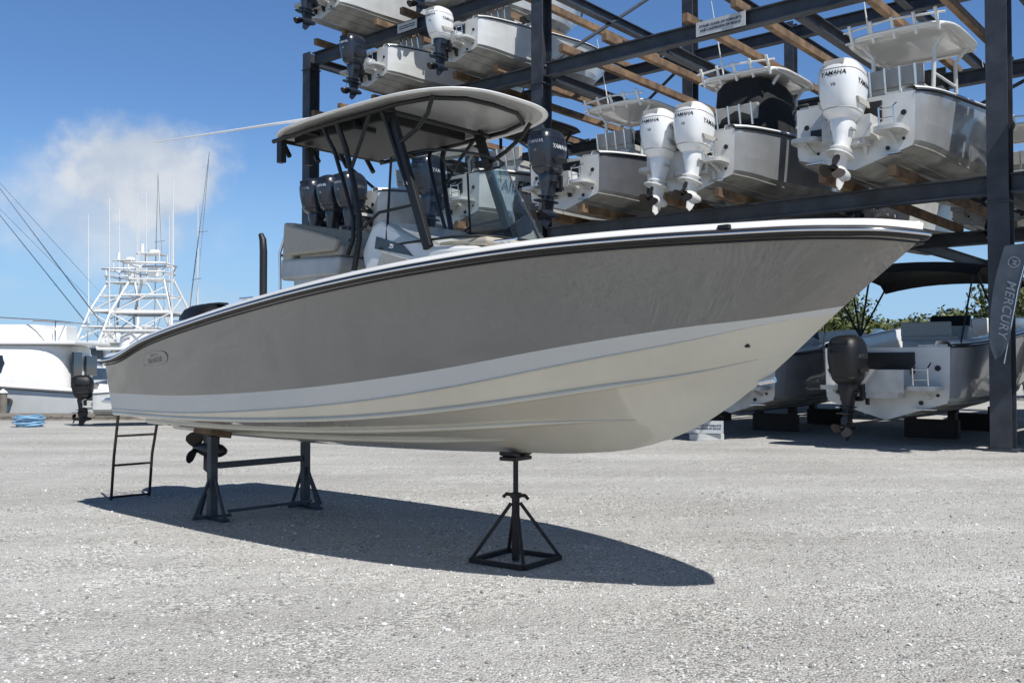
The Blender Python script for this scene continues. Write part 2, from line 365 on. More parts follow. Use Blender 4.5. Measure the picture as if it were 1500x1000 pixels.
for sg in(-1,1):
    mb.beam((3.86,sg*.52,3.67),(4.34,sg*.52,2.48),.045,.085,0,up=(1,0,.3))
    mb.tube([(3.86,sg*.62,3.66),(3.88,sg*.55,3.5),(4.10,sg*.535,3.0)],.020,8,0)
    mb.tube([(3.30,sg*.64,3.64),(3.31,sg*.60,3.54),(3.34,sg*.57,3.42),(3.42,sg*.545,3.1),(3.49,sg*.54,2.82),(3.49,sg*.54,2.62),(3.44,sg*.54,2.42),(3.37,sg*.54,2.2),(3.34,sg*.54,1.9),(3.34,sg*.54,1.32)],.026,10,0)
    mb.tube([(3.10,sg*.64,3.64),(3.12,sg*.60,3.54),(3.18,sg*.57,3.42),(3.30,sg*.55,3.1),(3.42,sg*.545,2.8),(3.42,sg*.55,2.62),(3.36,sg*.56,2.5)],.019,10,0)
    mb.tube([(3.36,sg*.54,2.62),(3.75,sg*.54,2.82),(4.18,sg*.53,2.84)],.014,8,0)
    mb.tube([(3.72,sg*.62,3.64),(3.58,sg*.58,3.48),(3.40,sg*.55,3.25)],.018,8,0)
    mb.tube([(4.45,sg*.58,3.66),(4.36,sg*.55,3.54),(4.20,sg*.53,3.44),(3.98,sg*.53,3.36)],.020,8,0)
    mb.tube([(2.35,sg*.64,3.62),(3.0,sg*.66,3.63),(4.1,sg*.63,3.65),(4.4,sg*.54,3.66),(4.54,sg*.3,3.675),(4.56,0,3.68)],.021,8,0)
mb.tube([(2.42,-.62,3.62),(2.42,.62,3.62)],.02,8,0)
mb.tube([(3.9,-.64,3.64),(3.9,.64,3.64)],.022,8,0);mb.tube([(2.85,-.64,3.63),(2.85,.64,3.63)],.02,8,0)
mk('hardtop_frame',mb,['black','chrome'],boat,.008)
mb=MB();mb.tube([(3.1,-.62,3.725),(2.4,-.70,3.76),(.58,-.9,3.85)],[.014,.012,.006],8,0);mb.tube([(3.28,-.6,3.72),(3.05,-.62,3.727)],.022,8,0)
mk('antenna',mb,['white'],boat)
# leaning post
mb=MB();mb.box((2.80,0,1.86),(.70,.98,1.12),0)
mb.prism([(2.32,2.34),(3.18,2.34),(3.22,2.42),(3.22,2.50),(2.32,2.54)],-.54,.54,0)
seat=mk('leaning_post',mb,['offwhite'],boat,.03)
mb=MB();mb.box((2.86,0,2.56),(.64,.98,.10),0)
mb.prism([(2.34,2.52),(2.50,2.52),(2.52,2.86),(2.36,2.88)],-.54,.54,0)
for y in(-.51,.51): mb.prism([(2.36,2.56),(3.14,2.55),(3.18,2.66),(2.9,2.74),(2.42,2.86)],y-.04,y+.04,0)
mk('seat_cushion',mb,['tan'],seat,.03)
mb=MB()
for sg in(-1,1): mb.tube([(2.36,sg*.5,1.35),(2.30,sg*.52,2.0),(2.28,sg*.52,2.6),(2.34,sg*.5,2.76)],.014,8,0)
mb.tube([(2.28,-.52,2.58),(2.24,0,2.6),(2.28,.52,2.58)],.014,8,0);mb.tube([(2.29,-.52,2.2),(2.25,0,2.2),(2.29,.52,2.2)],.014,8,0)
for y in(-.3,0,.3): mb.tube([(2.22,y,2.58),(2.16,y,2.86)],.026,8,1)
mk('backrest_rail',mb,['chrome','black'],seat)
mb=MB();mb.tube([(3.0,-1.16,2.05),(3.0,-1.16,2.5),(2.99,-1.16,2.60),(2.96,-1.16,2.65)],[.032,.032,.030,.022],10,0)
mk('fender_holder',mb,['rubber'],boat)
for x in(1.5,2.7,5.6):
    b=H.L[4][1](x);z=H.L[4][2](x)+.095
    for sg in(-1,1):
        mb=MB();mb.tube([(x-.10,sg*(b-.13),z+.03),(x+.10,sg*(b-.13),z+.03)],.010,6,0);mb.tube([(x-.03,sg*(b-.13),z),(x-.03,sg*(b-.13),z+.03)],.008,6,0);mb.tube([(x+.03,sg*(b-.13),z),(x+.03,sg*(b-.13),z+.03)],.008,6,0)
        mk('cleat',mb,['chrome'],boat)
for x in(2.1,2.4,4.2):
    b=H.L[4][1](x);z=H.L[4][2](x)+.097
    for sg in(-1,1):
        mb=MB();mb.loft([sring(x,sg*(b-.12),z+d,.045,.03,16,2) for d in(0,.006)],0);mk('rod_holder',mb,['chrome'],boat)
mb=MB();bq=H.P(4,.885);mb.box((bq[0],-(bq[1]+.012),bq[2]+.055),(.08,.035,.03),0);mk('navigation_light',mb,['rubber'],boat,.008)
mb=MB();mb.tube([(6.93,0,1.44),(7.04,0,1.46)],.02,8,0);mk('bow_eye',mb,['chrome'],boat)
p=H.pt(1,2,.5,.952);mb=MB();mb.tube([(p[0],-p[1]+.02,p[2]),(p[0],-p[1]-.010,p[2])],.014,12,0);mk('drain_fitting',mb,['bronze'],boat)
def hs(x,z):
    a=H.L[3];b=H.L[4];w=(z-a[2](x))/(b[2](x)-a[2](x));return -(a[1](x)*(1-w)+b[1](x)*w)
out=[(x,1.61+.065*((y))+(x-1.2)*.10) for x,y,_ in sring(1.21,0,0,.25,1.0,28,2.6)]
mb=MB();mb.loft([[(x,hs(x,z)-d,z) for x,z in out] for d in(-.01,.004)],0)
mb.tube([(x,hs(x,z)-.004,z) for x,z in out],.004,6,1,True)
np_=mk('nameplate',mb,['greyhull','txtsilver'],boat)
text('WHALER',.072,'txtsilver',np_,(1.20,-1.2,1.595),(1,0,.1),(-.1,0,1),.3,fn=lambda v:Vector((v.x,hs(v.x,v.z)-.007,v.z)),off=.004)
text('BOSTON',.032,'txtsilver',np_,(1.20,-1.2,1.646),(1,0,.1),(-.1,0,1),.3,fn=lambda v:Vector((v.x,hs(v.x,v.z)-.007,v.z)),off=.004)
outboard(boat,(.20,0,.34),1.90,'cowlblack',writing='MERCURY',tcol='txtsilver')
# ---------------------------------------------------------------- stands
def bl(x,y): return (BO[0]+.737*x+.676*y,BO[1]-.676*x+.737*y)
sx,sy=bl(4.8,0);js=thing('boat_stand','rusty black pyramid boat stand under the bow keel','boat stand',(sx,sy,0),BR+.12)
mb=MB();B=.255
cor=[(-B,-B,.02),(B,-B,.02),(B,B,.02),(-B,B,.02)]
for i in range(4):
    mb.beam(cor[i],cor[(i+1)%4],.04,.035,0);a=Vector(cor[i]);mb.beam(a,(a.x*.1,a.y*.1,.46),.026,.026,0)
mb.tube([(0,0,.01),(0,0,.50)],.032,12,0)
mk('base_frame',mb,['blacksteel'],js,.003)
mb=MB();mb.tube([(0,0,.3),(0,0,.80)],.021,12,0);mb.tube([(0,0,.50),(0,0,.54)],.045,6,0)
mb.tube([(-.12,.0,.50),(-.09,0,.525),(0,.0,.52),(.09,.0,.525),(.12,.0,.50)],.015,8,0);mk('screw_post',mb,['blacksteel'],js)
mb=MB();mb.box((0,0,.815),(.15,.24,.03),0);mb.box((0,-.08,.845),(.14,.1,.03),0,Matrix.Rotation(-.3,3,'X'));mb.box((0,.08,.845),(.14,.1,.03),0,Matrix.Rotation(.3,3,'X'))
mk('top_pad',mb,['blacksteel'],js,.005)
sx,sy=bl(1.18,0);tr=thing('steel_trestle','blue-grey steel trestle with two splayed legs under the stern','trestle',(sx,sy,0),BR)
for sg in(-1,1):
    y=sg*.56;mb=MB();mb.beam((0,y,.02),(0,y,.84),.08,.08,0)
    for a in(-1,1):
        mb.beam((a*.24,y,.03),(a*.04,y,.44),.03,.03,0);mb.beam((a*.02,y,.03),(a*.02,y+a*.2,.03),.03,.03,0)
    mb.beam((-.28,y,.02),(.28,y,.02),.06,.03,0);mb.beam((0,y+sg*.2,.03),(0,y+sg*.02,.43),.03,.03,0)
    mk('leg',mb,['standsteel'],tr,.005)
mb=MB();mb.beam((0,-.5,.54),(0,.5,.54),.07,.06,0);mk('cross_beam',mb,['standsteel'],tr,.005)
mb=MB();mb.beam((.2,-.5,.10),(.2,.5,.10),.03,.03,0);mk('tie_bar',mb,['standsteel'],tr,.005)
for sg in(-1,1):
    mb=MB();mb.box((0,sg*.56,.875),(.34,.24,.06),0,Matrix.Rotation(sg*.25,3,'X'));mk('support_pad',mb,['wood'],tr,.01)
lx,ly=bl(-.95,-.38);lad=thing('boarding_ladder','dark metal ladder leaning at the boat stern','ladder',(lx,ly,0),BR)
for y in(-.23,.23):
    mb=MB();mb.tube([(0,y,.0),(.06,y,.5),(.22,y,1.28 if y<0 else 1.02)],.017,8,0);mk('rail',mb,['blacksteel'],lad)
for z in(.03,.40,.74,1.0):
    mb=MB();x=float(np.interp(z,[0,.5,1.28],[0,.06,.22]));mb.tube([(x,-.23,z),(x,.23,z)],.013,8,0);mk('rung',mb,['blacksteel'],lad)
# ================================================================= RACK
C1=Vector((8.93,17.4,0));Rv=Vector((-.764,.645,0));Dv=Vector((.645,.764,0));DA=math.atan2(Dv.y,Dv.x)
def rk(s,d,z=0): return C1+Rv*s+Dv*d+Vector((0,0,z))
rack=thing('boat_storage_rack','tall blue-grey steel dry storage rack holding boats','boat rack',tuple(C1))
def rpart(name,mb,mats,bev=0):
    for i,v in enumerate(mb.v): mb.v[i]=(v[0]-C1.x,v[1]-C1.y,v[2])
    return mk(name,mb,mats,rack,bev)
SCOL=[-10.5,0,10.7,20.1];LV=[4.85,9.05,11.3]
for s in SCOL:
    for d in(0,7.6,15.2):
        top=11.5 if s>15 else 14.5
        mb=MB();mb.ibeam(rk(s,d,0),rk(s,d,top),.36,.40,.035,0,up=tuple(Dv));mb.beam(rk(s,d,0),rk(s,d,.04),.55,.55,0,up=tuple(Dv))
        for z in LV:
            if z<top: mb.beam(rk(s,d,z-.35),rk(s,d,z-.32),.42,.46,0,up=tuple(Dv))
        rpart('column',mb,['steel'])
for z in LV:
    for d in(0,7.6,15.2):
        for i in range(3):
            mb=MB();mb.ibeam(rk(SCOL[i]+.19,d,z),rk(SCOL[i+1]-.19,d,z),.24,.36,.03);rpart('longitudinal_beam',mb,['steel'])
    for s in [-10.5,-5,0,3.9,7.3,10.7,15.3,20.1]:
        mb=MB()
        mb.ibeam(rk(s,.21,z-.02),rk(s,7.39,z-.02),.2,.28,.025);mb.ibeam(rk(s,7.81,z-.02),rk(s,14.9,z-.02),.2,.28,.025)
        rpart('cross_beam',mb,['steel'])
for a,b in(((0,7.6,9.2),(10.7,7.6,4.9)),((0,7.6,4.9),(10.7,7.6,9.2)),((10.7,7.6,11.3),(20.1,7.6,4.9)),((10.7,7.6,4.9),(20.1,7.6,11.3)),((10.7,.1,9.2),(10.7,7.5,14)),((20.1,.1,5.1),(20.1,7.5,8.8)),((20.1,.1,8.9),(20.1,7.5,5.1)),((20.1,.1,9.1),(20.1,7.5,11.3))):
    mb=MB();mb.tube([rk(*a),rk(*b)],.05,8);rpart('diagonal_brace',mb,['steel'])
slots=[-2.1,2.14,5.7,9.05,12.95,16.9]
for z in LV:
    for s in (slots if z<5 else slots[:4]+[12.55,15.9,18.6]):
        if z>11 and s<10: continue
        for q in(-.62,.62):
            mb=MB();j=random.uniform(-.15,.15);st=-1.3 if z<5 else -.5
            mb.beam(rk(s+q,st+j,z+.28),rk(s+q,7.9+j,z+.28),.15,.19);rpart('timber_bunk',mb,['wood'],.01)
def sign(loc,w,h,xa,lines,label,size):
    xa=Vector(xa).normalized();za=Vector((0,0,1));n=xa.cross(za)
    e=thing('notice_sign',label,'sign',loc);R=Matrix((xa,n,za)).transposed()
    mb=MB();mb.box((0,0,0),(w,.02,h),0,R);mk('sign_board',mb,['signwhite'],e,.003)
    for i,t in enumerate(lines): text(t,size,'txtdark',e,tuple(n*.014+za*(size*.6*(len(lines)-1)-i*size*1.2)),xa,za)
LN=['STAND CLEAR OF FORKLIFTS','AND UNDERSIDE OF BOATS']
sign(tuple(rk(5.55,-.16,9.05)),1.2,.32,-Rv,LN,'white warning notice bolted to the upper rack beam',.078)
sign(tuple(rk(15.5,-.16,11.3)),.8,.26,-Rv,LN,'small white warning notice bolted to the top rack beam',.05)
p=rk(5.3,-1.4,.28);sign(tuple(p),.75,.26,(1,-.2,0),LN,'white warning notice standing at ground level by the rack',.05)
p=rk(5.3,-1.33,0);mb=MB();mb.box((0,0,.07),(.7,.12,.14),0);o=mk('concrete_block',mb,['offwhite'],None,.01,loc=tuple(p));tag(o,'low concrete block holding a notice sign','block')
# banner
bp=Vector((8.76,16.80,0));e=thing('banner','grey-blue engine maker banner tied to the rack column','banner',(bp.x,bp.y,2.68))
xa=Vector((.93,-.36,0));n=xa.cross(Vector((0,0,1)))
mb=MB();rows=[]
for k in range(21):
    w=k/20;z=-1.0+2.0*w;sh=-.20+.34*w-.05*math.sin(w*3.1);r=[]
    for q in range(9):
        hw=.19+.25*math.sin(math.pi*min(1,w*.55+.1));hw*=min(1,.35+w*5)
        u=(q/8-.5)*hw;r.append(xa*(u+sh)+n*(.035*math.sin(q*1.0+w*6))+Vector((0,0,z+.05*(q/8-.5))))
    rows.append(r)
mb.grid(rows,0);mb.tube([xa*(-.10)+Vector((0,0,-1.1)),xa*(.13)+Vector((0,0,.2)),xa*(.35)+Vector((0,0,1.08))],.012,6,1);mk('cloth',mb,['flag','chrome'],e)
text('MERCURY',.21,'txtgrey',e,tuple(n*.06+xa*(-.055)+Vector((0,0,-.14))),(-.16,0.06,-1),(.93,-.36,-.16),.25,spacing=1.1)
mb=MB();c=xa*.07+n*.06+Vector((0,0,.68));mb.tube([c+xa*.09*math.cos(a)+Vector((0,0,.09*math.sin(a))) for a in[2*math.pi*k/24 for k in range(24)]],.010,6,0,True);mk('emblem',mb,['txtgrey'],e)
text('M',.12,'txtgrey',e,tuple(c),(-.12,0.04,-1),(.93,-.36,-.12),.2,name='emblem_letter')
# ---------------------------------------------------------------- rack boats
gsheer=[(0,.98,1.95),(.12,1.07,1.955),(.35,1.15,1.97),(1,1.24,2.02),(2,1.29,2.10),(3,1.32,2.19),(4,1.31,2.29),(5,1.24,2.40),(6,1.06,2.50),(7,.72,2.58),(7.6,.42,2.60),(7.85,.24,2.50),(7.97,0,2.285)]
gchine=[(0,.93,1.08),(.35,1.0,1.08),(1.5,1.05,1.08),(3,1.04,1.12),(4,.98,1.18),(5,.84,1.27),(6,.56,1.42),(6.7,.26,1.53),(7.2,0,1.65)]
gknuck=[(0,.96,1.16),(.12,1.02,1.16),(.35,1.07,1.16),(1.5,1.12,1.17),(3,1.12,1.25),(4,1.08,1.33),(5,.98,1.43),(6,.75,1.58),(6.7,.47,1.704),(7.2,.22,1.817),(7.45,0,1.868)]
gbrk=[(0,.97,1.45),(.12,1.045,1.45),(.35,1.11,1.45),(1.5,1.17,1.46),(3,1.18,1.50),(4,1.15,1.55),(5,1.05,1.63),(6,.83,1.74),(6.7,.56,1.81),(7.2,.28,1.86),(7.5,0,1.91)]
GH=Hull(keel,[gchine,gknuck,gbrk,gsheer],.04)
hull_cache={}
def rack_boat(label,cat,s=None,d=-1.4,z=5.16,side='ghull',motors=((0,),),mcol='cowlwhite',tcol='txtdark',wr='YAMAHA',ttop=None,cover=False,console=True,text_=None,at=None,mh=2.25,rz=None,sc=1.0,name='stored_boat',bimini=False,mtilt=0,mbody=None,lowcon=False,combs=True):
    p=rk(s,d,z) if at is None else Vector(at)
    bz=.79
    e=thing(name,label,cat,tuple(p),DA if rz is None else rz,'boats stored on the steel rack' if at is None else None)
    def obj(nm,mb,mats,bev=0,par=None):
        for i,v in enumerate(mb.v): mb.v[i]=(v[0]*sc,v[1]*sc,(v[2]-bz)*sc)
        return mk(nm,mb,mats,par or e,bev)
    if (side,sc) not in hull_cache:
        mb=MB();poly=GH.build(mb,[(0,1,5,0),(1,2,2,0),(2,3,2,1 if side!='whull' else 2),(3,4,6,1)],40,1.3);mb.add(poly,[tuple(range(len(poly)))],2)
        for fr in(.35,.66):
            for sg in(-1,1):
                pts=[(lambda p:(p[0],sg*p[1],p[2]-.004))(GH.pt(0,1,fr,.8*k/24)) for k in range(25)];mb.tube(pts,.024,4,0)
        for sg in(-1,1): mb.tube([(lambda p:(p[0],sg*(p[1]+.003),p[2]))(GH.P(1,.95*k/30)) for k in range(31)],.022,5,0)
        hull_cache[(side,sc)]=obj('hull',mb,['antifoul',side,'whull']).data
        mb=MB();GH.cap(mb,lin([(0,1.5),(5,1.5),(6,1.95),(6.8,2.15),(7.97,2.3)]),0,1,.2,40);mb.tube(GH.sheer(60,.012,.01),.03,6,2);mb.tube(GH.sheer(60,.036,.012),.01,5,3)
        hull_cache[(side,sc,'g')]=obj('gunwale',mb,['white','offwhite','rubber','chrome']).data
    else:
        inst('hull',hull_cache[(side,sc)],e);inst('gunwale',hull_cache[(side,sc,'g')],e)
    if ('tf',sc) not in hull_cache:
        mb=MB()
        for sy in(-1,1): mb.box((.27,sy*.72,1.82),(.5,.44,.34),0)
        mb.box((.30,0,1.68),(.35,1.0,.2),0);mb.box((-.012,0,1.70),(.04,.92,.34),1)
        for sy in(-1,1):
            mb.loft([[(x,y,z) for x,y,_ in sring(-.24,sy*.68,0,.27,.24,20,3.5)] for z in(1.28,1.35)],0)
            mb.beam((-.02,sy*.68,1.16),(-.38,sy*.68,1.28),.06,.05,0)
        mb.box((-.18,0,1.42),(.36,.8,.36),0);mb.box((-.18,0,1.25),(.3,.6,.2),0)
        for y in(-.80,.80): mb.tube([(-.005,y,1.62),(-.02,y,1.62)],.045,10,1)
        mb.tube([(-.012,-.55,1.08),(-.03,-.55,1.08)],.035,10,1);mb.tube([(-.012,-.8,1.2),(-.03,-.8,1.2)],.025,10,1);mb.tube([(-.012,.6,1.15),(-.03,.6,1.15)],.025,10,1)
        mb.box((-.05,-.62,.98),(.08,.32,.02),2);mb.box((-.05,.62,.98),(.08,.32,.02),2);mb.box((-.014,.6,1.5),(.02,.26,.12),1)
        mb.tube([(-.48,-.80,1.36),(-.52,-.80,1.62),(-.36,-.80,1.70)],.014,6,2);mb.tube([(-.48,-.58,1.36),(-.52,-.58,1.62),(-.36,-.58,1.70)],.014,6,2)
        for q in(1.45,1.6): mb.tube([(-.50,-.80,q),(-.50,-.58,q)],.012,6,2)
        hull_cache[('tf',sc)]=obj('transom_fittings',mb,['offwhite','rubber','chrome'],.03).data
    else: inst('transom_fittings',hull_cache[('tf',sc)],e,.03)
    if console:
        if ('con',sc,lowcon) not in hull_cache:
            mb=MB()
            if lowcon:
                mb.prism([(3.2,1.5),(3.15,2.2),(3.3,2.4),(3.8,2.3),(4.0,1.5)],-.4,.4,0);mb.prism([(3.5,2.36),(3.75,2.32),(3.6,2.6),(3.55,2.6)],-.36,.36,1)
            else:
                mb.prism([(3.2,1.5),(3.12,2.6),(3.3,2.86),(3.9,2.75),(4.3,2.4),(4.4,1.5)],-.46,.46,0);mb.prism([(3.55,2.80),(3.95,2.76),(3.68,3.3),(3.62,3.3)],-.42,.42,1)
                mb.prism([(3.35,1.9),(3.33,2.5),(3.9,2.5),(4.0,1.9)],-.475,-.455,1)
            hull_cache[('con',sc,lowcon)]=obj('console',mb,['offwhite','darkglass'],.03).data
            mb=MB()
            if lowcon: mb.box((2.3,0,1.8),(.5,.8,.6),0);mb.box((2.3,0,2.14),(.5,.84,.1),1);mb.box((2.08,0,2.30),(.1,.84,.26),1)
            else:
                mb.box((2.3,0,2.0),(.6,.9,1.0),0);mb.box((2.35,0,2.56),(.6,.98,.14),1);mb.box((2.05,0,2.80),(.12,.98,.34),1)
                for y in(-.4,-.13,.13,.4): mb.tube([(1.95,y,2.5),(1.86,y,2.95)],.03,7,2)
            hull_cache[('seat',sc,lowcon)]=obj('helm_seat',mb,['offwhite','vinylgrey','chrome'],.03).data
        else: inst('console',hull_cache[('con',sc,lowcon)],e,.03);inst('helm_seat',hull_cache[('seat',sc,lowcon)],e,.03)
    if cover:
        mb=MB();mb.loft([sring(2.9,0,zz,hx,hy,24,4) for zz,hx,hy in((1.9,1.05,.78),(2.5,.95,.70),(3.4,.85,.64),(3.55,.75,.55))],0,True,True);obj('canvas_cover',mb,['canvas'])
    if ttop:
        zz=3.62
        mb=MB();mb.loft([[(x,y,zz+dz) for x,y,_ in sring(3.05,0,0,1.15-i,1.0-i,32,4)] for i,dz in((.5,0),(.04,-.01),(0,.02),(.02,.05),(.3,.09),(.8,.1))],0);obj('hardtop',mb,['white' if ttop=='w' else 'canvas'])
        mb=MB()
        for x0,x1 in((2.5,2.45),(3.8,4.1)):
            for sg in(-1,1): mb.tube([(x0,sg*.75,zz),(x0,sg*.55,zz-.25),(x1,sg*.5,1.6)],.04,8,0)
        for sg in(-1,1): mb.tube([(2.48,sg*.53,2.9),(3.95,sg*.53,2.95)],.028,6,0)
        mb.tube([(2.1,-.85,zz),(4,-.85,zz),(4,.85,zz),(2.1,.85,zz)],.03,6,0,True)
        mb.tube([(1.95,-.9,zz+.16),(1.85,0,zz+.2),(1.95,.9,zz+.16)],.022,6,0);mb.tube([(2.05,-.9,zz-.02),(1.98,0,zz),(2.05,.9,zz-.02)],.024,6,0)
        if combs:
            for k in range(5): y=-.76+.38*k;mb.tube([(2.05,y,zz-.10),(1.84,y,zz+.24)],.032,8,0)
        obj('hardtop_frame',mb,['white' if ttop=='w' else 'black'])
        mb=MB();mb.tube([(3,.75,zz),(2.6,.9,zz+2.0)],[.02,.008],6,0);obj('antenna',mb,['white'])
    if bimini:
        mb=MB();rows=[]
        for k in range(13):
            x=.5+3.2*k/12;zc=3.34+.10*math.sin(math.pi*k/12)-(.12 if k in(0,12) else 0)
            rows.append([(x,y,zc-.08*abs(y)**2.2) for y in np.linspace(-1.25,1.25,11)])
        mb.grid(rows,0);mb.grid([[(a,b,c-.02) for a,b,c in r] for r in rows],0);obj('bimini_top',mb,['canvas'])
        for sg in(-1,1):
            mb=MB()
            for a in(.6,1.7,2.6,3.6): mb.tube([(a,sg*1.18,3.22),(2.2,sg*1.2,2.2)],.018,6,0)
            mb.tube([(.6,sg*1.18,3.18),(.2,sg*1.08,2.0)],.014,6,0);obj('bimini_frame',mb,['black'])
    for mo in motors:
        outboard(e,(-.58*sc,mo[0],(mo[1] if len(mo)>1 else -.48)),mh,mcol,writing=wr,tcol=tcol,tilt=mtilt,body=mbody)
    if text_:
        def hs2(v):
            x=max(.05,v.x/sc);zq=v.z/sc+bz;a=GH.L[3];b=GH.L[4];w=(zq-a[2](x))/(b[2](x)-a[2](x));return Vector((v.x,-(a[1](x)*(1-w)+b[1](x)*w)*sc-.03,v.z))
        text(text_[0],text_[1],text_[3],e,(text_[2],-1.2,.92*sc),(1,0,.04),(-.04,0,1),.15,fn=hs2)
    return e
S2=1.13
rack_boat('slate grey boat with white hardtop and white outboard stored on rack','boat',2.14,-1.45,side='ghull',ttop='w',sc=S2,mh=2.4,mtilt=.10)
rack_boat('grey boat with twin white outboards and dark canvas console cover','boat',5.75,-1.2,side='ghull',motors=((-.40,),(.40,)),cover=True,ttop='w',sc=1.08,mtilt=.10)
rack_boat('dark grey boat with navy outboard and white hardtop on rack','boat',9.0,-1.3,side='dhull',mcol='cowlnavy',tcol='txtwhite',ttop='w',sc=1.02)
rack_boat('white hulled boat with lettered side and navy outboard on rack','boat',12.95,-1.1,side='whull',mcol='cowlnavy',tcol='txtwhite',ttop='c',sc=S2,text_=('SAILFISH',.42,1.15,'txtdark'),combs=False)
rack_boat('white boat with triple navy outboards on rack','boat',16.9,-1.0,side='whull',motors=((-.76,),(0,),(.76,)),mcol='cowlnavy',tcol='txtwhite',ttop='w',sc=S2)
rack_boat('white hulled boat beyond the steel column on rack','boat',-2.1,-1.4,side='whull',ttop='w',sc=S2)
rack_boat('small white boat with white-topped dark outboard on the upper level','boat',12.55,-1.3,9.36,side='whull',mcol='cowlwhite',tcol='txtdark',mh=1.75,sc=.85,mbody='cowlnavy')
rack_boat('small off-white boat with navy outboard on the upper level','boat',15.9,-1.3,9.36,side='whull',mcol='cowlnavy',tcol='txtwhite',mh=1.8,sc=.85)
rack_boat('white boat stored on the highest rack level','boat',17.6,-1.6,11.6,side='whull',mcol='cowlnavy',tcol='txtwhite',mh=1.9,sc=.85)
rack_boat('white boat stored on the highest rack level','boat',14.2,-.4,11.6,side='whull',mcol='cowlnavy',tcol='txtwhite',mh=1.9,sc=.85)
for s,sd_ in((-2,'whull'),(2.1,'dhull'),(5.7,'whull'),(9.1,'ghull'),(13,'whull')):
    rack_boat('boat stored in the inner row of the steel rack','boat',s,8.6,5.16,side=sd_,mcol='cowlnavy',tcol='txtwhite',ttop='w' if s<6 else None,sc=S2)
GZ=.50
rack_boat('grey boat with black bimini and black outboard at ground level','boat',1.95,-.45,GZ,side='ghull',motors=((.45,-.38),),mcol='cowlblack',tcol='txtdim',wr='MERCURY',bimini=True,mh=2.0,sc=1.2,lowcon=True)
rack_boat('blue-grey boat resting on ground blocks under the rack','boat',5.5,.1,GZ,side='ghull',motors=((0,-.38),),mcol='cowlblack',tcol='txtdim',wr='MERCURY',mh=1.95,sc=1.08,lowcon=True)
rack_boat('white boat parked at ground level beside the column','boat',-2.1,.2,GZ,side='whull',motors=((0,-.38),),mcol='cowlblack',tcol='txtdim',wr='MERCURY',mh=1.95,sc=S2,lowcon=True)
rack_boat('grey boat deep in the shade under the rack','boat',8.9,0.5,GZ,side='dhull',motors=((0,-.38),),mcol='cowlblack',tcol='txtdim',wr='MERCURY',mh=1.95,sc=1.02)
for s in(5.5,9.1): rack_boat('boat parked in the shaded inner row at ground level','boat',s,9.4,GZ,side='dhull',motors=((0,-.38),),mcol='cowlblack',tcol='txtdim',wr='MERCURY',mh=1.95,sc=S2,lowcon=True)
for s in(1.95,5.5,-2.1,8.9):
    for d in(2.4,5.6):
        mb=MB();mb.box((0,0,.2),(.2,1.1,.4),0);mb.box((0,-.42,.48),(.2,.16,.2),0);mb.box((0,.42,.48),(.2,.16,.2),0)
        o=mk('keel_block',mb,['blacksteel'],None,.01,loc=tuple(rk(s,d)),rot=(0,0,DA));tag(o,'dark blocking under a stored boat','block','blocks under stored boats')
